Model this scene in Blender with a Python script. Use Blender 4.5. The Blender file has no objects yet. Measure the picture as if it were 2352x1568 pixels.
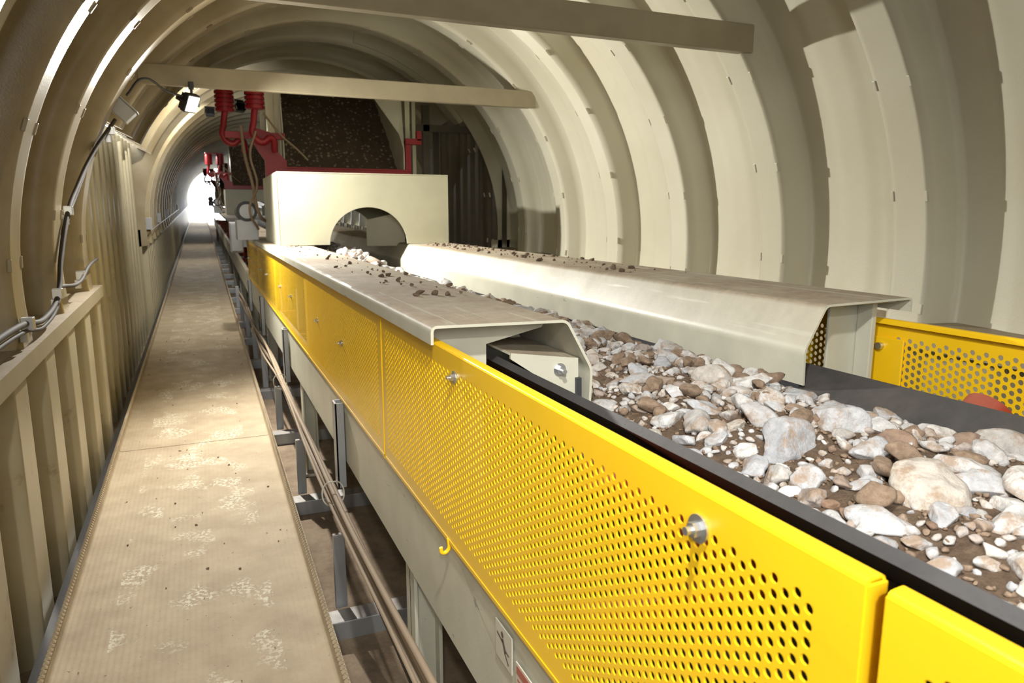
import bpy, bmesh, math, random
import numpy as np
from mathutils import Vector, Matrix, noise
random.seed(7); rng=np.random.default_rng(7)
sc=bpy.context.scene
try:
    sc.view_settings.view_transform='Standard'; sc.view_settings.look='None'
except Exception as e: print(e)
K=0.024
def TZ(y): return K*(y-2.4)
def CZ(y): return max(0.0,K*(y-9.0))
def wT(p): return (p[0],p[1],p[2]+TZ(p[1]))
def wC(p): return (p[0],p[1],p[2]+CZ(p[1]))
def wN(p): return p
# ---------------------------------------------------------------- materials
def newmat(name):
    m=bpy.data.materials.new(name); m.use_nodes=True
    nt=m.node_tree; b=nt.nodes['Principled BSDF']; return m,nt,b
def N(nt,t,**kw):
    n=nt.nodes.new(t)
    for k,v in kw.items(): setattr(n,k,v)
    return n
def ramp(nt,stops):
    r=N(nt,'ShaderNodeValToRGB'); cr=r.color_ramp
    while len(cr.elements)>1: cr.elements.remove(cr.elements[-1])
    cr.elements[0].position=stops[0][0]; cr.elements[0].color=stops[0][1]
    for p,c in stops[1:]:
        e=cr.elements.new(p); e.color=c
    return r
def g(v): return (v,v,v,1)
def c4(c): return (c[0],c[1],c[2],1)
def mixc(nt,fac,a,b,bt='MIX'):
    m=N(nt,'ShaderNodeMix',data_type='RGBA',blend_type=bt)
    for inp,val in ((m.inputs[0],fac),(m.inputs[6],a),(m.inputs[7],b)):
        if hasattr(val,'links'): nt.links.new(val,inp)
        else: inp.default_value=val if not isinstance(val,tuple) else c4(val)
    return m.outputs[2]
def noisetex(nt,scale,detail=4,rough=.55,vec=None,mapscale=None):
    n=N(nt,'ShaderNodeTexNoise'); n.inputs['Scale'].default_value=scale
    n.inputs['Detail'].default_value=detail; n.inputs['Roughness'].default_value=rough
    geo=N(nt,'ShaderNodeNewGeometry'); v=geo.outputs['Position']
    if mapscale:
        mp=N(nt,'ShaderNodeMapping'); mp.inputs['Scale'].default_value=mapscale
        nt.links.new(v,mp.inputs['Vector']); v=mp.outputs['Vector']
    nt.links.new(v,n.inputs['Vector']); return n.outputs['Fac']
def mathn(nt,op,a,b=None,c=None,clamp=False):
    m=N(nt,'ShaderNodeMath',operation=op); m.use_clamp=clamp
    for i,v in enumerate((a,b,c)):
        if v is None: continue
        if hasattr(v,'links'): nt.links.new(v,m.inputs[i])
        else: m.inputs[i].default_value=v
    return m.outputs[0]
def bump(nt,b,h,strength=.3,dist=.005):
    bn=N(nt,'ShaderNodeBump'); bn.inputs['Strength'].default_value=strength; bn.inputs['Distance'].default_value=dist
    nt.links.new(h,bn.inputs['Height']); nt.links.new(bn.outputs['Normal'],b.inputs['Normal'])
def paint(name,col,rough=.4,dust=None,dustamt=0.0,metal=0,bumpamt=.08,bscale=140,spots=0.15,updust=True,scale=6,dlo=.25,scratch=False):
    m,nt,b=newmat(name)
    n1=noisetex(nt,scale,5)
    var=ramp(nt,[(.3,g(1-spots)),(.7,g(1.0))]); nt.links.new(n1,var.inputs[0])
    col2=mixc(nt,1.0,c4(col),var.outputs[0],'MULTIPLY')
    if dust:
        geo=N(nt,'ShaderNodeNewGeometry'); sx=N(nt,'ShaderNodeSeparateXYZ'); nt.links.new(geo.outputs['Normal'],sx.inputs[0])
        up=mathn(nt,'MULTIPLY_ADD',sx.outputs['Z'],2.0,-.62,clamp=True)
        n2=noisetex(nt,2.6,6,.65); n2r=ramp(nt,[(.32,g(dlo)),(.62,g(1))]); nt.links.new(n2,n2r.inputs[0])
        f=mathn(nt,'MULTIPLY',up,n2r.outputs[0]); f=mathn(nt,'MULTIPLY',f,dustamt,clamp=True)
        if scratch:
            s1=noisetex(nt,30,3,.6,mapscale=(1,.05,1)); s1r=ramp(nt,[(.60,g(1)),(.66,g(.35))]); nt.links.new(s1,s1r.inputs[0])
            f=mathn(nt,'MULTIPLY',f,s1r.outputs[0])
        n3=noisetex(nt,24,5,.7); n3r=ramp(nt,[(.3,c4((dust[0]*.72,dust[1]*.72,dust[2]*.72))),(.7,c4((dust[0]*1.15,dust[1]*1.15,dust[2]*1.15)))]); nt.links.new(n3,n3r.inputs[0])
        col2=mixc(nt,f,col2,n3r.outputs[0])
        if scratch:
            s2=noisetex(nt,22,4,.75,mapscale=(1,.25,1)); s2r=ramp(nt,[(.68,g(0)),(.70,g(.8))]); nt.links.new(s2,s2r.inputs[0])
            col2=mixc(nt,s2r.outputs[0],col2,c4((.20,.21,.22)))
        rr=mathn(nt,'MULTIPLY_ADD',f,.5,rough,clamp=True); nt.links.new(rr,b.inputs['Roughness'])
    else: b.inputs['Roughness'].default_value=rough
    nt.links.new(col2,b.inputs['Base Color']); b.inputs['Metallic'].default_value=metal
    if bumpamt: bump(nt,b,noisetex(nt,bscale,2),bumpamt,.004)
    return m
CREAM=(.56,.555,.46); TAN=(.32,.25,.175)
# lining
m_lin,nt,b=newmat('lining_paint')
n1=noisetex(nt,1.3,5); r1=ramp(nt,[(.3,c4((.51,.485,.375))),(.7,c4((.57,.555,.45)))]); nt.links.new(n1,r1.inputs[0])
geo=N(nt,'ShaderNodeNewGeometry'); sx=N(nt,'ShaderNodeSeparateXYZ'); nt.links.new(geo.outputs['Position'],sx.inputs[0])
lf=N(nt,'ShaderNodeMapRange'); lf.inputs['From Min'].default_value=1.7; lf.inputs['From Max'].default_value=.2; nt.links.new(sx.outputs['X'],lf.inputs['Value'])  # left half tinted browner: warm light painted into the colour, along with dust
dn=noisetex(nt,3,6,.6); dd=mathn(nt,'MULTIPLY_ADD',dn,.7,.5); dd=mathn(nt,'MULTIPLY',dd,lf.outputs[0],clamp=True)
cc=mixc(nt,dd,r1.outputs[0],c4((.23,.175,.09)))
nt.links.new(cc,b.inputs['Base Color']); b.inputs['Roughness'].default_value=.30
bump(nt,b,noisetex(nt,110,2),.12,.004)
# lower wall sheets: dirty
m_wall,nt,b=newmat('wall_sheet_paint')
n1=noisetex(nt,5,7,.6); r1=ramp(nt,[(.27,c4((.20,.15,.09))),(.36,c4((.37,.325,.215))),(.7,c4((.40,.36,.25)))]); nt.links.new(n1,r1.inputs[0])
nt.links.new(r1.outputs[0],b.inputs['Base Color']); b.inputs['Roughness'].default_value=.32
bump(nt,b,noisetex(nt,110,2),.10,.004)
m_cream=paint('cream_paint',CREAM,.38,dust=TAN,dustamt=1.0,dlo=.6,scratch=True)
m_hood=paint('hood_cream_paint',(.57,.56,.42),.42,dust=TAN,dustamt=.5,scale=3)
m_beam=paint('beam_paint',(.36,.315,.215),.35,dust=TAN,dustamt=.9)
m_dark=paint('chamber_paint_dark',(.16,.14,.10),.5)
m_steel=paint('galvanised_steel',(.42,.44,.46),.45,metal=.6,dust=TAN,dustamt=.6)
m_bolt=paint('zinc_bolt',(.62,.64,.66),.3,metal=.9,bumpamt=0)
m_yel=paint('yellow_paint',(.92,.575,.012),.30,spots=.06,bumpamt=.03)
m_red=paint('red_paint',(.33,.010,.02),.4,dust=TAN,dustamt=.4)
m_idl=paint('idler_red',(.34,.045,.02),.4,dust=TAN,dustamt=.3)
m_rub=paint('rubber_black',(.045,.047,.054),.45,dust=(.14,.12,.10),dustamt=.4,spots=.3)
m_black=paint('black_plastic',(.02,.02,.022),.4)
m_cable=paint('dusty_cable',(.29,.22,.15),.75,bumpamt=0)
m_cdark=paint('dark_conduit',(.030,.022,.016),.75,bumpamt=0)
m_gbox=paint('grey_enclosure',(.34,.35,.36),.4)
m_conc=paint('sand_outside',(.75,.7,.6),.9)
def dirt(name,a,b_,scale=18,bs=1.0):
    m,nt,b=newmat(name)
    n1=noisetex(nt,scale,8,.7); r1=ramp(nt,[(.3,c4(a)),(.68,c4(b_))]); nt.links.new(n1,r1.inputs[0])
    nt.links.new(r1.outputs[0],b.inputs['Base Color']); b.inputs['Roughness'].default_value=.95
    bump(nt,b,noisetex(nt,scale*3,8,.7),bs,.02); return m
m_floor=dirt('earth_floor',(.17,.12,.08),(.33,.25,.17),6,.6)
m_dirt=dirt('wet_sand',(.15,.095,.058),(.36,.25,.165),40,1.0)
m_clod=dirt('clay_clod',(.09,.06,.04),(.22,.155,.105),60,.4)
# walkway
m_walk,nt,b=newmat('dusty_deck')
n1=noisetex(nt,5,6,.6); r1=ramp(nt,[(.3,c4((.34,.265,.17))),(.7,c4((.46,.375,.255)))]); nt.links.new(n1,r1.inputs[0])
geo=N(nt,'ShaderNodeNewGeometry'); sx=N(nt,'ShaderNodeSeparateXYZ'); nt.links.new(geo.outputs['Position'],sx.inputs[0])
bl=noisetex(nt,4.2,2,.5,mapscale=(1.2,.9,1)); blr=ramp(nt,[(.52,g(0)),(.60,g(1))]); nt.links.new(bl,blr.inputs[0])
br=noisetex(nt,60,3,.6); brr=ramp(nt,[(.50,g(0)),(.56,g(1))]); nt.links.new(br,brr.inputs[0])
cx=mathn(nt,'ADD',sx.outputs['X'],.13); cx=mathn(nt,'ABSOLUTE',cx); cx=mathn(nt,'LESS_THAN',cx,.30)
f=mathn(nt,'MULTIPLY',blr.outputs[0],brr.outputs[0]); f=mathn(nt,'MULTIPLY',f,cx); f=mathn(nt,'MULTIPLY',f,.75)
cc=mixc(nt,f,r1.outputs[0],c4((.70,.67,.54)))
sp=noisetex(nt,55,3); spr=ramp(nt,[(.70,g(0)),(.74,g(1))]); nt.links.new(sp,spr.inputs[0])
cc=mixc(nt,spr.outputs[0],cc,c4((.16,.12,.09)))
nt.links.new(cc,b.inputs['Base Color']); b.inputs['Roughness'].default_value=.75
wv=N(nt,'ShaderNodeTexWave',wave_type='BANDS',bands_direction='X'); wv.inputs['Scale'].default_value=14; wv.inputs['Distortion'].default_value=.3
nt.links.new(geo.outputs['Position'],wv.inputs['Vector'])
hh=mathn(nt,'MULTIPLY_ADD',wv.outputs['Fac'],.6,noisetex(nt,60,5)); bump(nt,b,hh,.5,.004)
# rocks
m_rock,nt,b=newmat('river_stone')
geo=N(nt,'ShaderNodeNewGeometry')
r1=ramp(nt,[(0,c4((.60,.60,.60))),(.2,c4((.46,.475,.51))),(.36,c4((.68,.67,.66))),(.5,c4((.54,.50,.45))),(.60,c4((.38,.395,.43))),(.72,c4((.66,.65,.64))),(.82,c4((.26,.165,.11))),(.88,c4((.58,.56,.55))),(1,c4((.50,.50,.51)))])
nt.links.new(geo.outputs['Random Per Island'],r1.inputs[0])
n1=noisetex(nt,38,6,.65); rr=ramp(nt,[(.3,g(.70)),(.7,g(1.2))]); nt.links.new(n1,rr.inputs[0])
cc=mixc(nt,1.0,r1.outputs[0],rr.outputs[0],'MULTIPLY')
n2=noisetex(nt,16,6,.7); r2=ramp(nt,[(.50,g(0)),(.62,g(.85))]); nt.links.new(n2,r2.inputs[0])
cc=mixc(nt,r2.outputs[0],cc,c4((.33,.235,.16)))
nt.links.new(cc,b.inputs['Base Color']); b.inputs['Roughness'].default_value=.85
bump(nt,b,noisetex(nt,90,6,.65),.6,.008)
m_crumb=dirt('dirt_crumb',(.15,.10,.065),(.34,.25,.18),60,.4)
m_agg,nt,b=newmat('hopper_aggregate')
vo=N(nt,'ShaderNodeTexVoronoi'); vo.inputs['Scale'].default_value=24; geo=N(nt,'ShaderNodeNewGeometry'); nt.links.new(geo.outputs['Position'],vo.inputs['Vector'])
r1=ramp(nt,[(0,g(1)),(.26,g(.9)),(.42,g(0))]); nt.links.new(vo.outputs['Distance'],r1.inputs[0])
sxc=N(nt,'ShaderNodeSeparateColor'); nt.links.new(vo.outputs['Color'],sxc.inputs[0])
f=mathn(nt,'GREATER_THAN',sxc.outputs[0],.5); f=mathn(nt,'MULTIPLY',f,r1.outputs[0]); 
nt.links.new(mixc(nt,f,c4((.15,.105,.07)),c4((.50,.42,.34))),b.inputs['Base Color']); b.inputs['Roughness'].default_value=.9
bump(nt,b,noisetex(nt,50,8,.7),1,.03)
def emis(name,col,s):
    m,nt,b=newmat(name); b.inputs['Emission Color'].default_value=c4(col); b.inputs['Emission Strength'].default_value=s; b.inputs['Base Color'].default_value=(1,1,1,1); return m
m_led=emis('led_lens',(1,.97,.9),25)
m_label=paint('label_white',(.55,.53,.45),.5,bumpamt=0)
m_labred=paint('label_red',(.42,.12,.09),.5,bumpamt=0)
m_labblk=paint('label_print',(.10,.08,.07),.5,bumpamt=0)
# ---------------------------------------------------------------- helpers
def group(name):
    e=bpy.data.objects.new(name,None); sc.collection.objects.link(e); return e
def mk(name,verts,faces,mat,parent=None,warp=wN,smooth=False,solid=0,bevel=0,offset=-1):
    me=bpy.data.meshes.new(name); me.from_pydata([warp(v) for v in verts],[],faces); me.validate(); me.update()
    if mat: me.materials.append(mat)
    if smooth: me.polygons.foreach_set('use_smooth',[True]*len(me.polygons))
    o=bpy.data.objects.new(name,me); sc.collection.objects.link(o)
    if parent: o.parent=parent
    if solid:
        s=o.modifiers.new('solid','SOLIDIFY'); s.thickness=solid; s.offset=offset
    if bevel:
        bv=o.modifiers.new('bevel','BEVEL'); bv.width=bevel; bv.segments=2; bv.limit_method='ANGLE'
    return o
def boxvf(x0,x1,y0,y1,z0,z1):
    v=[(x,y,z) for x in (x0,x1) for y in (y0,y1) for z in (z0,z1)]
    f=[(0,1,3,2),(4,6,7,5),(0,4,5,1),(2,3,7,6),(0,2,6,4),(1,5,7,3)]
    return v,f
def box(name,x0,x1,y0,y1,z0,z1,mat,parent=None,warp=wN,bevel=.003):
    v,f=boxvf(x0,x1,y0,y1,z0,z1); return mk(name,v,f,mat,parent,warp,bevel=bevel)
def boxes(name,lst,mat,parent=None,warp=wN,bevel=.003):
    V=[];F=[]
    for b_ in lst:
        v,f=boxvf(*b_); n=len(V); V+=v; F+=[tuple(i+n for i in q) for q in f]
    return mk(name,V,F,mat,parent,warp,bevel=bevel)
def rnd(pts,r,n=5):
    out=[pts[0]]
    for i in range(1,len(pts)-1):
        p=Vector(pts[i]);a=(Vector(pts[i-1])-p);b_=(Vector(pts[i+1])-p)
        d=min(r,a.length*.45,b_.length*.45); A=p+a.normalized()*d; B=p+b_.normalized()*d
        for k in range(n+1):
            t=k/n; q=A*(1-t)**2+p*2*t*(1-t)+B*t*t; out.append((q.x,q.y))
    out.append(pts[-1]); return out
def extr(name,prof,ys,mat,parent=None,warp=wN,solid=0,smooth=True,closed=False,offset=-1,cap=False):
    n=len(prof); V=[(p[0],y,p[1]) for y in ys for p in prof]; F=[]
    m=n if closed else n-1
    for j in range(len(ys)-1):
        for i in range(m):
            a=j*n+i; b_=j*n+(i+1)%n; F.append((a,b_,b_+n,a+n))
    if cap: F+= [tuple(range(n))[::-1], tuple(range((len(ys)-1)*n,len(ys)*n))]
    o=mk(name,V,F,mat,parent,warp,smooth=smooth,solid=solid,offset=offset)
    if smooth:
        es=o.modifiers.new('es','EDGE_SPLIT'); es.split_angle=math.radians(40)
    return o
def cyl(name,p0,p1,r,mat,parent=None,warp=wN,n=20,r2=None,smooth=True):
    p0=Vector(p0);p1=Vector(p1);d=(p1-p0).normalized(); a=d.orthogonal().normalized(); b_=d.cross(a); r2=r if r2 is None else r2
    V=[];F=[]
    for p,rr in ((p0,r),(p1,r2)):
        for k in range(n):
            t=2*math.pi*k/n; V.append(tuple(p+(a*math.cos(t)+b_*math.sin(t))*rr))
    for k in range(n): F.append((k,(k+1)%n,n+(k+1)%n,n+k))
    F.append(tuple(range(n))[::-1]); F.append(tuple(range(n,2*n)))
    o=mk(name,V,F,mat,parent,warp,smooth=smooth)
    if smooth:
        es=o.modifiers.new('es','EDGE_SPLIT'); es.split_angle=math.radians(40)
    return o
def tube(name,pts,r,mat,parent=None,warp=wN,cyc=False):
    cu=bpy.data.curves.new(name,'CURVE'); cu.dimensions='3D'; cu.bevel_depth=r; cu.bevel_resolution=3; cu.use_fill_caps=True; cu.resolution_u=8
    s=cu.splines.new('BEZIER'); s.bezier_points.add(len(pts)-1)
    for i,p in enumerate(pts):
        bp=s.bezier_points[i]; bp.co=warp(p); bp.handle_left_type=bp.handle_right_type='AUTO'
    s.use_cyclic_u=cyc; cu.materials.append(mat)
    o=bpy.data.objects.new(name,cu); sc.collection.objects.link(o)
    if parent: o.parent=parent
    return o
def arange(a,b_,s):
    n=max(1,int(math.ceil((b_-a)/s))); return [a+(b_-a)*i/n for i in range(n+1)]
# ---------------------------------------------------------------- tunnel
XC=1.27; ZC=-.33; FZ=-1.78
def ss(x): x=max(0,min(1,x)); return x*x*(3-2*x)
def bulge(d,half,tr): return 1-ss((abs(d)-half)/tr)
P=.95
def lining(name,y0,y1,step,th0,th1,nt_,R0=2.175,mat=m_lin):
    ys=arange(y0,y1,step); V=[];F=[]
    ths=[math.radians(th0+(th1-th0)*i/nt_) for i in range(nt_+1)]
    for y in ys:
        d=((y-6.3+P/2)%P)-P/2; ra=R0-.20*bulge(d,.095,.05)
        d2=((y-6.3)%P)-P/2; sb=bulge(d2,.06,.10)
        for t in ths:
            r=ra-sb*(.014+.095*ss((math.degrees(t)-70)/70))
            V.append((XC+r*math.cos(t),y,ZC+r*math.sin(t)))
    n=nt_+1
    for j in range(len(ys)-1):
        for i in range(nt_):
            a=j*n+i; F.append((a,a+1,a+1+n,a+n))
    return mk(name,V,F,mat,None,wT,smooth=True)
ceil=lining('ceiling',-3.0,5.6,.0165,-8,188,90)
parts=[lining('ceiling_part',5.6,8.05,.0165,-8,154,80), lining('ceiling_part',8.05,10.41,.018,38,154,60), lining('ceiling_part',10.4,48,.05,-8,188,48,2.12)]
def bulk(y,R,xl,xr,zt,zb,a0=-8,a1=188,n=60):
    V=[];F=[]
    ths=[math.radians(a0+(a1-a0)*i/n) for i in range(n+1)]
    for t in ths:
        c,s=math.cos(t),math.sin(t)
        V.append((XC+R*c,y,ZC+R*s))
        k=min((xr-XC)/c if c>1e-6 else 9e9,(xl-XC)/c if c<-1e-6 else 9e9,(zt-ZC)/s if s>1e-6 else 9e9)
        V.append((XC+k*c,y,ZC+k*s))
    for i in range(n): F.append((2*i,2*i+1,2*i+3,2*i+2))
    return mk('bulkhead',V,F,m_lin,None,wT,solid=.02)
def join(objs,name):
    bpy.ops.object.select_all(action='DESELECT')
    for o in objs: o.select_set(True)
    bpy.context.view_layer.objects.active=objs[0]; bpy.ops.object.join(); objs[0].name=name; return objs[0]
ceil=join([ceil]+parts,'ceiling')
b1=bulk(10.4,1.93,-.95,3.45,2.45,-1.8); b1.name='wall_bulkhead'
b2=bulk(8.05,2.02,-.95,3.75,2.45,-1.8,-8,80,30); b2.name='wall_bulkhead_side'
mk('wall_return_right',[(3.2,8.05,-2.2),(3.75,8.05,-2.2),(3.75,8.05,-.45),(3.2,8.05,-.45)],[(0,1,2,3)],m_wall,None,wT,solid=.01)
mk('wall_return_left',[(-.98,10.4,-2.2),(-.73,10.4,-2.2),(-.73,10.4,-.4),(-.98,10.4,-.4)],[(0,1,2,3)],m_wall,None,wT,solid=.01)
mk('wall_return_front',[(-.98,5.6,-2.2),(-.76,5.6,-2.2),(-.76,5.6,-.4),(-.98,5.6,-.4)],[(0,1,2,3)],m_wall,None,wT,solid=.01)
mk('light_block_back',[(-1.4,-3.0,-2.6),(3.9,-3.0,-2.6),(3.9,-3.0,2.4),(-1.4,-3.0,2.4)],[(0,1,2,3)],m_lin,None,wT,solid=.02)  # unseen end wall, added to block light entering behind the camera
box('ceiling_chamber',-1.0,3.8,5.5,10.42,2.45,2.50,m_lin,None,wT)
def corr(name,x,sgn,y0,y1,zb,zt,per,dep,mat,step=.012,ph=0,h=.22,tr=.09):
    ys=arange(y0,y1,step); V=[];F=[]
    for y in ys:
        d=((y+ph)%per)-per/2; off=dep*bulge(d,per*h,per*tr)
        V.append((x+sgn*off,y,zb)); V.append((x+sgn*off,y,zt))
    for j in range(len(ys)-1): F.append((2*j,2*j+1,2*j+3,2*j+2))
    return mk(name,V,F,mat,None,wT,smooth=True)
wl=[corr('wall_left',-.90,1,-3,5.6,FZ-.3,-.60,.60,.22,m_wall,ph=.12,h=.17,tr=.16),
    corr('w',-.90,1,5.6,10.4,FZ-.3,.66,.40,.16,m_wall,ph=.1,h=.16,tr=.12),
    corr('w',-.78,1,10.4,48,FZ-.9,-.60,.36,.11,m_wall,.03)]
corr_l=join(wl,'wall_left')
wr=[corr('wall_right',3.34,-1,-3,8.05,FZ-.3,-.60,.475,.08,m_wall,.02),
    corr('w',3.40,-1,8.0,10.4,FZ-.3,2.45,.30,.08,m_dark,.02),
    corr('w',3.3,-1,10.4,48,FZ-.9,-.60,.30,.08,m_wall,.05)]
join(wr,'wall_right')
extr('trim_1',[(-.93,-.560),(-.655,-.560),(-.655,-.635),(-.67,-.635)],[-3,5.6],m_beam,None,wT,solid=.008,smooth=False)
extr('trim_2',[(-.90,-.56),(-.665,-.56),(-.665,-.64)],[10.45,48],m_beam,None,wT,solid=.008,smooth=False)
extr('trim_3',[(3.44,-.545),(3.19,-.545),(3.19,-.65)],[-3,8],m_beam,None,wT,solid=.008,smooth=False)
V=[];F=[];xs=arange(-1.2,3.6,.12);ys=arange(-3,49,.15)
for y in ys:
    for x in xs: V.append((x,y,FZ+.02*noise.noise(Vector((x*2,y*2,0)))))
n=len(xs)
for j in range(len(ys)-1):
    for i in range(n-1):
        a=j*n+i; F.append((a,a+1,a+1+n,a+n))
mk('floor',V,F,m_floor,None,wT,smooth=True)
zo=TZ(48)+FZ-.02
mk('ground_outside',[(-60,48.9,zo),(60,48.9,zo),(60,200,zo),(-60,200,zo)],[(0,1,2,3)],m_conc)
for i,y in enumerate((-2.35,.48,3.32,6.18)):
    o=extr('tie_beam' if i==0 else 'tie_beam.%03d'%i,[(-.36,.86),(2.90,.86),(2.90,1.01),(-.36,1.01)],[y,y+.07],m_beam,None,wT,smooth=False,closed=True,cap=True)
    bv=o.modifiers.new('b','BEVEL'); bv.width=.006; bv.segments=2
V=[];F=[]
for k in range(-5,3):
    yr=6.3+P*k
    for a in range(-4,186,16):
        if yr>5.6 and a>150: continue
        t=math.radians(a+ (k%2)*5)
        for dy in (-.092,.092):
            p=Vector((XC+1.972*math.cos(t),yr+dy,ZC+1.972*math.sin(t)))
            tn=Vector((-math.sin(t),0,math.cos(t)));rn=Vector((math.cos(t),0,math.sin(t)));yn=Vector((0,1,0))
            n0=len(V)
            for sx_ in (-.025,.025):
                for sy in (-.008,.008):
                    for sz in (-.003,.012): V.append(tuple(p+tn*sx_+yn*sy+rn*sz))
            F+=[tuple(n0+i for i in q) for q in [(0,1,3,2),(4,6,7,5),(0,4,5,1),(2,3,7,6),(0,2,6,4),(1,5,7,3)]]
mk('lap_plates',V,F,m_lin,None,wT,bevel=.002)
# ---------------------------------------------------------------- walkway
wk=group('walkway')
edges=[-3,-1,2.05,5.1,8.2,11.3,14.4,17.5,20.6,24,28,32,36,40,44,48]
for i in range(len(edges)-1):
    y0,y1=edges[i]+.004,edges[i+1]-.004
    extr('deck_%d'%i,rnd([(-.600,-1.545),(-.595,-1.60),(.330,-1.60),(.335,-1.535),(.350,-1.535)],.012,3),[y0,y1],m_walk,wk,wT,solid=.006)
V=[];F=[];y=.2
while y<16:
    for x in (.339,-.602):
        n0=len(V); V+=[(x-.008,y,-1.538),(x-.008,y+.018,-1.538),(x+.012,y+.018,-1.538),(x+.012,y,-1.538),(x+.002,y+.009,-1.526)]
        F+=[(n0,n0+1,n0+4),(n0+1,n0+2,n0+4),(n0+2,n0+3,n0+4),(n0+3,n0,n0+4)]
    y+=.026
mk('lip_serration',V,F,m_walk,wk,wT)
boxes('joists',[(-.62,.36,y,y+.06,-1.70,-1.608) for y in arange(-2.6,47,1.32)],m_steel,wk,wT)
extr('dark_gap_bar',[(-.668,-1.66),(-.630,-1.66),(-.630,-1.615),(-.668,-1.615)],[-3,48],m_black,wk,wT,closed=True,smooth=False)  # black bar stands in for shade in the gap between deck and wall
# ---------------------------------------------------------------- conveyor structure
cf=group('conveyor_frame')
YL=[-2.5,9,34]
for s,nm in ((1,'left'),(-1,'right')):
    X=lambda x: x if s==1 else 2*XC-x
    extr('stringer_'+nm,[(X(.555),-.80),(X(.515),-.80),(X(.515),-1.06),(X(.565),-1.06)],YL,m_cream,cf,wC,solid=.008,smooth=False)
legs=[];
for i in range(-1,12):
    y=2.0+2.7*i
    for x0 in (.53,1.93):
        zt=-.80+CZ(y); zb=FZ+TZ(y)+.0
        legs+=[(x0,x0+.012,y,y+.10,zb,zt),(x0,x0+.09,y+.044,y+.056,zb,zt),(x0+.078,x0+.09,y,y+.10,zb,zt),(x0-.05,x0+.14,y-.04,y+.14,zb,zb+.02)]
boxes('legs',legs,m_cream,cf)
boxes('floor_ties',[(.36,2.6,y,y+.10,FZ+.0,FZ+.085) for y in arange(-2.4,30,1.3)],m_steel,cf,wT)
br=[]
for y in (-.3,3.0,5.15,7.3,9.2):
    z=CZ(y); br+=[(.468,.476,y,y+.07,-1.18+z,-.80+z),(.468,.505,y,y+.006,-1.18+z,-.80+z),(.468,.505,y+.064,y+.07,-1.18+z,-.80+z)]
boxes('brackets',br,m_steel,cf,bevel=.001)
boxes('cable_stands',[(.42,.47,y,y+.02,FZ+.08,FZ+.42) for y in arange(.3,12,1.3)][1:],m_steel,cf,wT)
for i,(x,z,r) in enumerate(((.430,-1.13,.010),(.452,-1.155,.012),(.432,-1.185,.010),(.458,-1.195,.009),(.41,-1.155,.007))):
    pts=[(x+.008*math.sin(y*2.1+i),y,z+.03*math.sin(y*1.35+.4*i)-.02*(i%2)) for y in arange(-1.2,11,.55)]
    tube('cable_%d'%i,pts,r,m_cable,cf)
tube('cable_low',[(.50,y,-1.42+.02*math.sin(3*y)) for y in arange(-1,11,.8)],.012,m_black,cf)
for y in (2.9,5.1):
    tube('cable_tie_%d'%int(y),[(.43+.045*math.cos(t),y+.01*math.sin(3*t),-1.16+.055*math.sin(t)) for t in [k*math.pi/4 for k in range(8)]],.003,m_label,cf,cyc=True)
# idlers
for i in range(-2,26):
    y=1.12+1.25*i; z=CZ(y)
    if y>32: break
    ig=cf
    boxes('idler_base_%d'%(i+2),[(.53,2.01,y+.02,y+.08,-.86+z,-.80+z),(.595,.615,y+.03,y+.07,-.82+z,-.50+z),(1.90,1.92,y+.03,y+.07,-.82+z,-.50+z),(1.02,1.04,y+.03,y+.07,-.82+z,-.70+z),(1.50,1.52,y+.03,y+.07,-.82+z,-.70+z)],m_idl,ig)
    cyl('idler_mid_%d'%(i+2),(1.05,y,-.70+z),(1.49,y,-.70+z),.062,m_idl,ig)
    cyl('idler_l_%d'%(i+2),(.982,y,-.684+z),(.672,y,-.468+z),.060,m_idl,ig)
    cyl('idler_r_%d'%(i+2),(1.558,y,-.684+z),(1.80,y,-.490+z),.060,m_idl,ig)
    cyl('idler_shaft_l_%d'%(i+2),(.68,y,-.474+z),(.605,y,-.422+z),.012,m_bolt,ig)
belt=rnd([(.695,-.372),(1.05,-.618),(1.49,-.618),(1.715,-.462)],.12,8)
extr('conveyor_belt',belt,[-2.5,0,3,6,9,34],m_rub,None,wC,solid=.018,offset=-1)
extr('return_belt',[(.72,-1.2),(1.82,-1.2)],[-2.5,9,34],m_rub,cf,wC,solid=.014,smooth=False)
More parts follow.
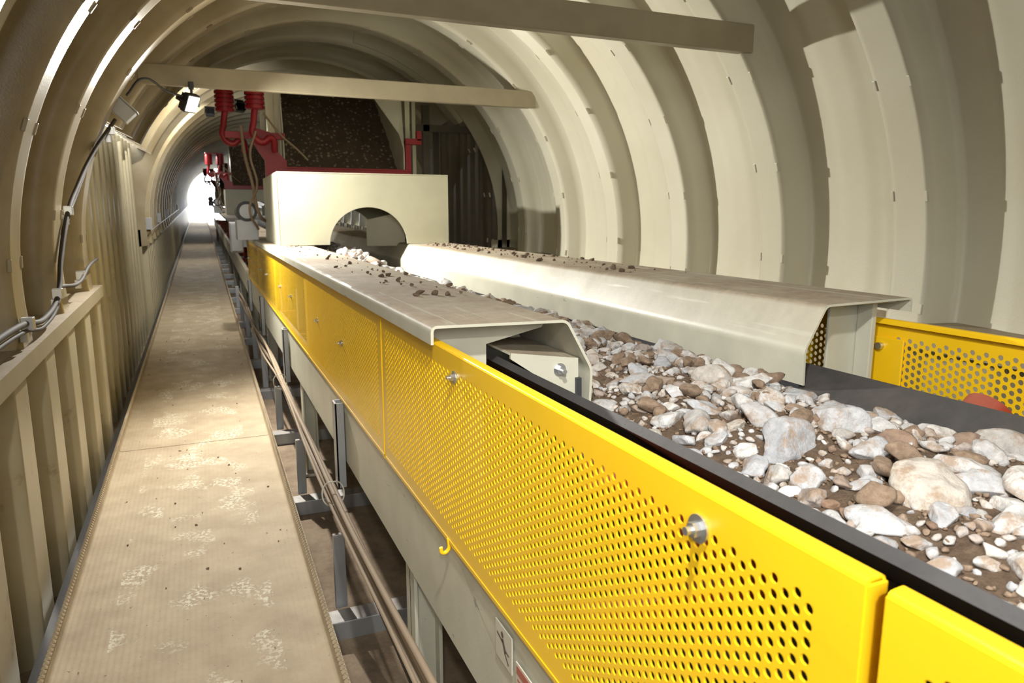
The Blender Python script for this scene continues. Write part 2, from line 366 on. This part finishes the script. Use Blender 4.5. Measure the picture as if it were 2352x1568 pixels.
# ---------------------------------------------------------------- covers
cv0=[(.48,-.308),(.48,-.262),(.846,-.268),(.922,-.402),(.918,-.508)]
def cover(name,mir,y0,ys):
    gname=group(name)
    f=(lambda x:2*XC-x) if mir else (lambda x:x)
    pr=rnd([(f(x),z) for x,z in cv0],.018,5)
    extr('sheet',pr,ys,m_cream,gname,wC,solid=.007,offset=1 if mir else -1)
    sk=[(f(.900),-.43),(f(.902),-.56)]
    extr('skirt_rubber',sk,[ys[0]+.02]+ys[1:],m_rub,gname,wC,solid=.014,smooth=False)
    k=0
    for y in arange(y0+.06,y0+4.6,1.5):
        poly=[(.50,-.272),(.835,-.277),(.905,-.405),(.905,-.47),(.70,-.41),(.66,-.33),(.50,-.33)]
        mk('rib_plate_%d'%k,[(f(a),y+.35,c) for a,c in poly],[tuple(range(len(poly)))],m_cream,gname,wC,solid=.010)
        if mir:
            boxes('post_%d'%k,[(f(.70),f(.56),y+.06,y+.072,-.80,-.283),(f(.58),f(.56),y-.0,y+.059,-.80,-.283),(f(.76),f(.50),y-.02,y+.08,-.282,-.272)],m_cream,gname,wC)
        else:
            boxes('post_%d'%k,[(.57,.66,y+.06,y+.075,-.80,-.345),(.57,.58,y,y+.059,-.80,-.345)],m_cream,gname,wC)
            boxes('post_cap_%d'%k,[(.55,.68,y-.01,y+.08,-.42,-.408)],m_cream,gname,wC)
            mk('arm_%d'%k,[(f(a),y+.05,c) for a,c in ((.515,-.276),(.835,-.276),(.82,-.30),(.66,-.335),(.66,-.40),(.56,-.40),(.515,-.34))],[tuple(range(7))],m_cream,gname,wC,solid=.008)
        k+=1
    extr('skirt_clamp',[(f(.870),-.377),(f(.898),-.380),(f(.898),-.50)],[y0+.05]+ys[1:],m_cream,gname,wC,solid=.006,smooth=False)
    return gname
cover('belt_cover',False,1.60,[1.60,9,34])
cover('belt_cover',True,1.56,[1.56,9,34])
pl=group('skirt_clamp_plate')
mk('plate',[(.70,1.64,-.350),(.895,1.64,-.378),(.898,1.64,-.500),(.70,1.64,-.366)],[(0,1,2,3)],m_cream,pl,solid=.008)
mk('top_flange',[(.70,1.64,-.350),(.895,1.64,-.378),(.895,1.95,-.378),(.70,1.95,-.350)],[(0,1,2,3)],m_cream,pl,solid=.006)
cyl('washer',(.84,1.638,-.405),(.84,1.630,-.405),.018,m_bolt,pl); cyl('nut',(.84,1.630,-.405),(.84,1.615,-.405),.012,m_bolt,pl,n=6,smooth=False); cyl('stud',(.84,1.615,-.405),(.84,1.60,-.405),.006,m_bolt,pl)
# ---------------------------------------------------------------- perforated guards
def perf(L,H,mu0,mu1,mt,mb,p=.0175,r=.0056,nseg=12):
    w=p*math.sqrt(3)/2; hw,hh=w/2,p/2
    nc=int((L-mu0-mu1)/w); nr=int((H-mt-mb-hh)/p)
    V=[];F=[]
    outer=[(hw,0),(hw,.55*hh),(hw,hh),(0,hh),(-hw,hh),(-hw,.55*hh),(-hw,0),(-hw,-.55*hh),(-hw,-hh),(0,-hh),(hw,-hh),(hw,-.55*hh)]
    inner=[(r*math.cos(k*math.pi/6),r*math.sin(k*math.pi/6)) for k in range(12)]
    zt=H-mt; zbot=zt-nr*p-hh
    def quad(a,b_,c,d):
        n=len(V); V.extend([(0,a,c),(0,b_,c),(0,b_,d),(0,a,d)]); F.append((n,n+1,n+2,n+3))
    for i in range(nc):
        u=mu0+hw+i*w; off=hh if i%2 else 0
        for j in range(nr):
            v=zbot+hh+off+j*p; n=len(V)
            V.extend([(0,u+a,v+c) for a,c in outer]); V.extend([(0,u+a,v+c) for a,c in inner])
            for k in range(12):
                k2=(k+1)%12; F.append((n+k,n+k2,n+12+k2,n+12+k))
        if i%2: quad(u-hw,u+hw,zbot,zbot+hh)
        else: quad(u-hw,u+hw,zt-hh,zt)
    ue=mu0+nc*w
    quad(0,mu0,0,H); quad(ue,L,0,H); quad(mu0,ue,0,zbot); quad(mu0,ue,zt,H)
    me=bpy.data.meshes.new('perforated_sheet'); me.from_pydata(V,[],F); me.update(); me.materials.append(m_yel)
    return me
L=1.80; H=.475
pm=perf(L,H,.05,.025,.036,.03)
pm2=perf(L,H,.05,.11,.045,.03,p=.0235,r=.0078)
def guard(x,y0,zt,mesh,side,solid,tilt=0):
    gr=group('perforated_guard')
    o=bpy.data.objects.new('sheet',mesh); sc.collection.objects.link(o); o.parent=gr
    z0=zt-H
    gr.location=(x,y0,z0)
    if solid:
        s=o.modifiers.new('s','SOLIDIFY'); s.thickness=.003; s.offset=0
    k=side
    extr('lip',rnd([(0,H-.012),(0,H+.004),(k*.022,H+.006),(k*.024,H-.01)],.006,4),[0,L],m_yel,gr,solid=.003)
    extr('foot_lip',rnd([(0,.01),(0,-.004),(k*.022,-.006)],.006,4),[0,L],m_yel,gr,solid=.003)
    mk('end_flange_a',[(0,0,0),(0,0,H),(k*.022,0,H),(k*.022,0,0)],[(0,1,2,3)],m_yel,gr,solid=.003)
    mk('end_flange_b',[(0,L,0),(0,L,H),(k*.022,L,H),(k*.022,L,0)],[(0,1,2,3)],m_yel,gr,solid=.003)
    return gr
def bolt(gr,x,y,z,s=-1,R=.016):
    cyl('washer',(x+s*.002,y,z),(x+s*.005,y,z),R,m_bolt,gr,n=24)
    cyl('bolt_head',(x+s*.005,y,z),(x+s*.014,y,z),R*.55,m_bolt,gr,n=6,smooth=False)
    cyl('stud',(x+s*.014,y,z),(x+s*.022,y,z),R*.3,m_bolt,gr,n=12)
y=.395-1.82
for i in range(6):
    gr=guard(.5,y,-.312,pm,1,i<3)
    if i==1:
        bolt(gr,0,.22,H-.042,R=.017); bolt(gr,0,1.085,H-.05,R=.015)
        tube('hook',[(-.002,1.15,.01),(-.004,1.15,-.02),(-.018,1.15,-.024),(-.022,1.15,-.010)],.005,m_yel,gr)
    elif i==0: bolt(gr,0,1.5,H-.12)
    else:
        bolt(gr,0,.72,.26,R=.014); bolt(gr,0,1.40,.26,R=.014)
    y+=1.82
y=-1.9
for i in range(6):
    gr=guard(2.05,y,-.345,pm2,-1,i==1 or i==2); y+=1.82
rp=group('guard_latch_plate')
box('plate',2.036,2.044,1.56,1.73,-.80,-.40,m_yel,rp); cyl('knob',(2.036,1.64,-.43),(2.02,1.64,-.43),.012,m_bolt,rp)
# ---------------------------------------------------------------- labels on stringer
lb=group('warning_label')
box('backing',.5035,.5058,1.17,1.255,-.905,-.825,m_label,lb,bevel=0)
def lq(name,pts,mat): mk(name,[(.503,y,z) for y,z in pts],[tuple(range(len(pts)))],mat,lb)
lq('figure_body',[(1.212,-.850),(1.222,-.853),(1.207,-.878),(1.197,-.873)],m_labblk)
lq('figure_arm',[(1.245,-.848),(1.215,-.856),(1.216,-.861),(1.246,-.853)],m_labblk)
lq('figure_leg',[(1.203,-.875),(1.208,-.877),(1.188,-.895),(1.183,-.892)],m_labblk)
lq('figure_leg_b',[(1.200,-.873),(1.204,-.868),(1.183,-.870),(1.183,-.874)],m_labblk)
lq('figure_head',[(1.218+.007*math.cos(t*math.pi/5),-.843+.007*math.sin(t*math.pi/5)) for t in range(10)],m_labblk)
lb2=group('notice_label')
box('backing',.5035,.5058,1.065,1.15,-.98,-.86,m_label,lb2,bevel=0)
box('header',.5028,.5034,1.07,1.145,-.882,-.865,m_labred,lb2,bevel=0)
boxes('print_lines',[(.5028,.5034,1.075,1.14-.01*(i%3),-.895-.011*i,-.891-.011*i) for i in range(7)],m_labred,lb2,bevel=0)
# ---------------------------------------------------------------- material on belt
V=[];F=[];xs=arange(.86,1.66,.018);ys=arange(-1.2,7.9,.02)
def bedz(x,y):
    t=(x-1.255)/.40
    m=.17*ss((y-4.8)/1.3)*math.exp(-((x-1.13)/.20)**2)
    return -.528+.055*(1-t*t*1.5)+m+.012*noise.noise(Vector((x*9,y*9,1)))+.018*noise.noise(Vector((x*3,y*3,5)))
for y in ys:
    for x in xs: V.append((x,y,bedz(x,y)+.008*noise.noise(Vector((x*40,y*40,1)))))
n=len(xs)
for j in range(len(ys)-1):
    for i in range(n-1):
        a=j*n+i; F.append((a,a+1,a+1+n,a+n))
mk('sand_bed',V,F,m_dirt,None,smooth=True)
def protos(sub,k):
    out=[]
    for q in range(k):
        bm=bmesh.new(); bmesh.ops.create_icosphere(bm,subdivisions=sub,radius=1)
        v=np.array([x.co[:] for x in bm.verts]); f=np.array([[x.index for x in ff.verts] for ff in bm.faces]); bm.free()
        for _ in range(13):
            nn=rng.normal(size=3); nn/=np.linalg.norm(nn); d=rng.uniform(.5,.85)
            ex=np.maximum(0,v@nn-d); v=v-np.outer(ex*.93,nn)
        off=rng.uniform(0,50,3)
        nv=np.array([noise.noise(Vector(p*1.3+off))*.22+noise.noise(Vector(p*3.5+off))*.07+noise.noise(Vector(p*8+off))*.025 for p in v])
        v=v*(1.12+nv)[:,None]
        out.append((v,f))
    return out
PR={4:protos(4,14),3:protos(3,12),2:protos(2,10)}
def rocks(name,items,mat):
    AV=[];AF=[];n0=0
    for (x,y,z,r,lev,flat) in items:
        pv,pf=PR[lev][rng.integers(len(PR[lev]))]
        s=np.array([rng.uniform(.95,1.45),rng.uniform(.7,1.0),rng.uniform(.5,.8)*flat])
        v=pv*s*r
        a=rng.uniform(0,6.28); tx,ty=rng.normal(0,.3,2)
        M=np.array((Matrix.Rotation(a,3,'Z')@Matrix.Rotation(tx,3,'X')@Matrix.Rotation(ty,3,'Y')))
        v=v@M.T+np.array([x,y,z]); AV.append(v); AF.append(pf+n0); n0+=len(v)
    v=np.concatenate(AV); f=np.concatenate(AF)
    me=bpy.data.meshes.new(name); me.vertices.add(len(v)); me.vertices.foreach_set('co',v.ravel())
    me.loops.add(len(f)*3); me.loops.foreach_set('vertex_index',f.ravel().astype(np.int32))
    me.polygons.add(len(f)); me.polygons.foreach_set('loop_start',np.arange(0,len(f)*3,3,dtype=np.int32)); me.polygons.foreach_set('use_smooth',np.ones(len(f),dtype=bool))
    me.update(calc_edges=True); me.validate(); me.materials.append(mat)
    o=bpy.data.objects.new(name,me); sc.collection.objects.link(o); return o
items=[];pl_=[]
def tryp(x,y,r,k=.85):
    for (a,b_,c) in pl_:
        if abs(y-b_)<.25 and (a-x)**2+(b_-y)**2<((r+c)*k)**2: return False
    pl_.append((x,y,r)); return True
def scatter(cnt,r0,r1,ya,yb,k,sink,lev):
    for _ in range(cnt):
        y=random.uniform(ya,yb); r=random.uniform(r0,r1); x=random.uniform(.90+r*.6,1.62-r*.6)
        if tryp(x,y,r,k): items.append((x,y,bedz(x,y)+r*sink,r,lev if y<3.5 else min(lev,3) if y<5 else 2,1))
scatter(18,.055,.080,-.9,1.6,.92,.15,4)
scatter(75,.040,.066,-.9,7.6,.90,.12,4)
scatter(900,.024,.043,-.9,7.6,.78,.15,4)
scatter(2600,.012,.024,-.9,7.4,.76,.2,3)
scatter(4500,.006,.013,-.5,4.2,.75,.35,2)
rocks('stones_on_belt',items,m_rock)
it=[]
for _ in range(5000):
    y=random.uniform(-.3,3.2); x=random.uniform(.9,1.62); r=random.uniform(.002,.007); it.append((x,y,bedz(x,y)+r*.6,r,2,1))
for _ in range(150):
    y=random.uniform(-.3,4); x=random.uniform(.95,1.58); r=random.uniform(.012,.034); it.append((x,y,bedz(x,y)+r*.7,r,3,1))
rocks('gravel_on_belt',it,m_crumb)
it=[]
for _ in range(75):
    y=random.uniform(2.2,6.1); x=random.gauss(.70,.08)
    if .5<x<.83: it.append((x,y,-.262+.003,random.choice((.003,.004,.006,.009,.013)),2,1))
for _ in range(330):
    y=random.uniform(2.6,6.1); x=random.uniform(1.74,2.03); 
    if random.random()<.25+.15*(y-2.6): it.append((x,y,-.262+.003,random.choice((.003,.004,.006,.010,.016)),2,1))
rocks('pebble_debris',it,m_clod)
it=[]
for _ in range(90):
    y=random.uniform(1.6,9); x=random.uniform(-.55,.3); it.append((x,y,-1.597+TZ(y),random.choice((.003,.004,.007)),2,1))
rocks('pebbles_on_walkway',it,m_crumb)
# ---------------------------------------------------------------- hood + feeder station
def station(dy,first):
    w=lambda p:(p[0],p[1]+dy,p[2]+(CZ(p[1]+dy) if dy else 0))
    hd=group('transfer_hood')
    x0,x1,zb,zt=.585,2.045,-.262,.33; cx,r=1.325,.335
    n=28
    arc=[(cx-r*math.cos(math.pi*k/n),zb+r*.94*math.sin(math.pi*k/n)) for k in range(n+1)]
    for yy in (6.2,7.45):
        pts=[(x0,zb)]+arc+[(x1,zb),(x1,zt),(x0,zt)]
        mk('end_panel_%d'%int(yy*10),[(a,yy,c) for a,c in pts],[tuple(range(len(pts)))],m_hood,hd,w,solid=.008,offset=1)
    mk('side_l',[(x0,6.2,zb),(x0,7.45,zb),(x0,7.45,zt),(x0,6.2,zt)],[(0,1,2,3)],m_hood,hd,w,solid=.008)
    mk('side_r',[(x1,6.2,zb),(x1,7.45,zb),(x1,7.45,zt),(x1,6.2,zt)],[(0,1,2,3)],m_hood,hd,w,solid=.008)
    mk('top',[(x0,6.2,zt),(x1,6.2,zt),(x1,7.45,zt),(x0,7.45,zt)],[(0,1,2,3)],m_hood,hd,w,solid=.008)
    tube('edge_weld_l',[(x0,6.196,zb),(x0,6.196,zt)],.006,m_hood,hd,w); tube('edge_weld_t',[(x0,6.196,zt),(x1,6.196,zt)],.006,m_hood,hd,w)
    mk('inner_deflector',[(1.42,6.75,-.30),(1.75,6.6,-.30),(1.75,6.6,.02),(1.42,6.75,-.06)],[(0,1,2,3)],m_hood,hd,w,solid=.01)
    fd=group('vibrating_feeder')
    lean=1.35 if first else .45; ztop=1.58 if first else 1.5
    V=[];F=[];nx,nz=50,60
    for j in range(nz+1):
        for i in range(nx+1):
            x=.80+1.17*i/nx; z=.42+(ztop-.42)*j/nz; yy=7.62+lean*j/nz
            V.append((x,yy+.06*noise.noise(Vector((x*6,z*6,3)))+.04*noise.noise(Vector((x*22,z*22,3))),z))
    for j in range(nz):
        for i in range(nx):
            a=j*(nx+1)+i; F.append((a,a+1,a+nx+2,a+nx+1))
    mk('aggregate',V,F,m_agg,fd,w,smooth=True)
    ye=7.7+lean
    for nm,xx in (('l',.79),('r',1.98)):
        mk('pan_side_'+nm,[(xx,7.40,.38),(xx,ye,.38),(xx,ye,ztop-.06),(xx,7.6+lean*.55,ztop-.12),(xx,7.52,1.22),(xx,7.40,.62)],[(0,1,2,3,4,5)],m_cream,fd,w,solid=.012)
    mk('pan_flare_r',[(1.98,7.40,.62),(1.98,7.5,1.22),(1.66,7.52,1.22),(1.93,7.41,.80)],[(0,1,2,3)],m_cream,fd,w,solid=.01)
    boxes('uprights',[(.72,.76,7.5,7.56,.38,1.22),(.60,.64,7.6,7.66,.6,1.2),(2.02,2.07,7.5,7.56,.38,1.2),(2.12,2.16,7.6,7.66,.2,1.2)],m_hood,fd,w)
    boxes('red_frame',[(.62,2.03,7.36,7.42,.34,.43),(.62,2.03,7.36,7.60,.43,.445),(1.99,2.05,7.40,7.46,.34,.74),(1.99,2.16,7.38,7.44,.70,.76),(2.11,2.16,7.38,7.44,.74,.84)],m_red,fd,w)
    mk('red_gusset',[(.60,7.35,.34),(.80,7.35,.34),(.80,7.35,.50),(.72,7.35,.58),(.66,7.35,.76),(.52,7.35,.80),(.50,7.35,.66),(.60,7.35,.50)],[tuple(range(8))],m_red,fd,w,solid=.07)
    for k,(x,yy) in enumerate(((.53,7.25),(.28,7.55))):
        cyl('isolator_core_%d'%k,(x,yy,.95),(x,yy,1.20),.074,m_red,fd,w)
        for q in range(6):
            cyl('isolator_fin_%d_%d'%(k,q),(x,yy,.955+.040*q),(x,yy,.980+.040*q),.088,m_red,fd,w,n=16)
        tube('hanger_%d'%k,[(x,yy,.97),(x-.02,yy,.84),(x-.03,yy,.72),(x+.05,yy,.66),(x+.13,yy,.70),(x+.16,yy+.05,.58)],.030,m_red,fd,w)
    boxes('hanger_arm',[(.26,.80,7.38,7.44,.70,.76),(.20,.62,7.2,7.6,1.20,1.23)],m_red,fd,w)
    tube('hose_a',[(.40,7.3,.80),(.42,7.25,.5),(.46,7.2,.30),(.50,7.2,.02),(.62,7.5,-.1)],.015,m_cable,fd,w)
    tube('hose_b',[(.52,7.2,.75),(.46,7.2,.55),(.50,7.15,.25),(.42,7.1,.05),(.50,7.3,-.15)],.011,m_cable,fd,w)
    tube('hose_c',[(.60,7.25,.92),(.75,7.22,.72),(.88,7.2,.60),(.98,7.2,.50)],.010,m_cable,fd,w)
    mt=group('vibrator_motor')
    cyl('body',(.42,7.6,.02),(.42,8.0,.02),.10,m_black,mt,w); cyl('cap',(.42,7.57,.02),(.42,7.6,.02),.07,m_steel,mt,w)
    box('foot',.32,.52,7.62,7.98,-.262,-.06,m_steel,mt,w)
station(0,True); station(12.4,False); station(24.8,False)
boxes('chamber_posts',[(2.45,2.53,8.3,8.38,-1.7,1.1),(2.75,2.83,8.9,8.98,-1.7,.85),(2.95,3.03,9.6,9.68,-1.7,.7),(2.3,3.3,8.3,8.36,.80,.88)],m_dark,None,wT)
# ---------------------------------------------------------------- fixtures
LC=(1,.965,.89)
def floodlight(x,y,z,aim,energy,spot=True,size=150,name='floodlight',warp=wN,blend=.7,col=LC):
    gr=group(name)
    p=Vector(warp((x,y,z))); d=(Vector(aim)-p).normalized()
    gr.location=p; gr.rotation_euler=d.to_track_quat('-Z','Y').to_euler()
    box('housing',-.055,.055,-.07,.07,0,.05,m_black,gr,bevel=.008)
    boxes('fins',[(-.05+.02*i,-.045+.02*i,-.06,.06,.05,.068) for i in range(6)],m_black,gr,bevel=0)
    box('lens',-.045,.045,-.055,.055,-.004,.0,m_led,gr,bevel=0)
    boxes('yoke',[(-.062,-.056,-.012,.012,-.01,.10),(.056,.062,-.012,.012,-.01,.10),(-.062,.062,-.012,.012,.10,.106)],m_black,gr,bevel=0)
    l=bpy.data.lights.new('lamp','SPOT'); l.energy=energy; l.spot_size=math.radians(size); l.spot_blend=blend; l.shadow_soft_size=.04; l.color=col
    lo=bpy.data.objects.new('lamp',l); sc.collection.objects.link(lo); lo.parent=gr; lo.location=(0,0,-.02)
    return gr
floodlight(.0,6.02,.80,(1.7,4.2,-.5),680,size=165)
st=group('floodlight_bracket'); boxes('arm',[(-.02,.02,6.06,6.19,.86+TZ(6.1)-.02,.88+TZ(6.1)),(-.01,.01,6.05,6.07,.84,.96)],m_black,st)
jb=group('junction_box')
o=box('enclosure',-.09,.09,-.06,.06,-.05,.05,m_gbox,jb,bevel=.008); box('lid',-.095,.095,-.065,.065,.05,.06,m_gbox,jb,bevel=.006)
o2=cyl('gland',(-.09,0,0),(-.13,0,0),.02,m_bolt,jb)
jb.location=(-.44,5.50,.68); jb.rotation_euler=(0,math.radians(-45)+math.pi/2+.0,0)
cd=group('wall_conduit')
tube('flex_to_lamp',[(-.40,5.6,.78),(-.30,5.7,.91),(-.15,5.9,.86),(-.03,6.03,.85)],.008,m_black,cd)
for i,(o_,rr_) in enumerate(((0,.012),(.03,.008))):
    tube('run_%d'%i,[(-.47,5.45+o_,.60),(-.58,5.2+o_,.38),(-.65,4.85,.14-o_),(-.67,4.6,.0-o_),(-.68,4.3,-.24-o_),(-.67,4.1,-.38-o_),(-.67,3.7,-.46-o_),(-.67,3.3,-.43-o_),(-.67,2.6,-.43-o_)],rr_,m_cdark,cd)
tube('run_far',[(-.67,4.15,-.36),(-.65,4.6,-.38),(-.65,5.0,-.32),(-.66,5.5,-.30)],.010,m_cdark,cd)
for i,(x,y,z) in enumerate(((-.50,5.4,.53),(-.67,4.62,.02),(-.67,4.05,-.38),(-.67,4.8,-.35),(-.67,3.36,-.43))):
    box('clamp_%d'%i,x-.02,x+.025,y-.022,y+.022,z-.03,z+.02,m_bolt,cd); box('clamp_foot_%d'%i,x-.03,x+.0,y-.015,y+.015,z-.08,z-.03,m_bolt,cd)
eb=group('control_box'); box('case',.30,.44,9.1,9.35,-.46,-.10,m_gbox,eb,bevel=.01); box('door',.31,.43,9.085,9.1,-.44,-.12,m_gbox,eb); box('mount',.44,.49,9.2,9.25,-.40,-.2,m_steel,eb)
sw=group('pull_cord_switch')
boxes('bodies',[(-.76,-.62,y,y+.12,-.42,-.26) for y in (10.9,13.5,16.5,20,24)],m_gbox,sw,wT)
tube('cord',[(-.60,10.5,-.40+TZ(10.5)),(-.60,24,-.40+TZ(24))],.006,m_bolt,sw)
floodlight(.2,.40,.83,(1.2,.9,-.8),135,size=115)  # added lamp out of view, brightens the foreground belt
floodlight(-.3,-.9,.85,(-.1,2.8,-1.5),130,size=110)  # added fill lamp, unseen behind the camera
floodlight(.45,8.7,1.15,(-.6,10.6,.1),170,size=160)  # lamp added to brighten the left side of the far bulkhead
floodlight(.2,10.6,1.3,(.0,13,-1.2),140,size=160)
for i,y in enumerate((14,20,26,32,38,44)):
    floodlight(-.1,y,1.15,(.4,y-3,-1.2+TZ(y)),150,warp=wT,size=160)
al=bpy.data.lights.new('unseen_fill_light','AREA'); al.energy=36; al.size=1.0; al.size_y=.7; al.shape='RECTANGLE'; al.color=(1,.97,.92)  # unseen soft fill, added behind the camera for the foreground
ao=bpy.data.objects.new('unseen_fill_light',al); sc.collection.objects.link(ao); ao.location=(-.2,-1.0,.4)
ao.rotation_euler=(Vector((.7,2.2,-.9))-ao.location).to_track_quat('-Z','Y').to_euler()
w=bpy.data.worlds.new('World'); sc.world=w; w.use_nodes=True
bg=w.node_tree.nodes['Background']; bg.inputs[0].default_value=(.92,.96,1,1); bg.inputs[1].default_value=8.0
# ---------------------------------------------------------------- camera
th=math.asin(.3958); ph=math.asin(.1772)
d=Vector((math.sin(th)*math.cos(ph),math.cos(th)*math.cos(ph),-math.sin(ph)))
r=Vector((math.cos(th),-math.sin(th),0)); u=r.cross(d)
cam=bpy.data.cameras.new('camera'); cam.sensor_width=36; cam.lens=1633/2352*36; cam.clip_start=.02; cam.clip_end=500
cam.dof.use_dof=True; cam.dof.focus_distance=1.9; cam.dof.aperture_fstop=7.1
co=bpy.data.objects.new('camera',cam); sc.collection.objects.link(co)
co.matrix_world=Matrix(((r.x,u.x,-d.x,0),(r.y,u.y,-d.y,0),(r.z,u.z,-d.z,0),(0,0,0,1)))
sc.camera=co
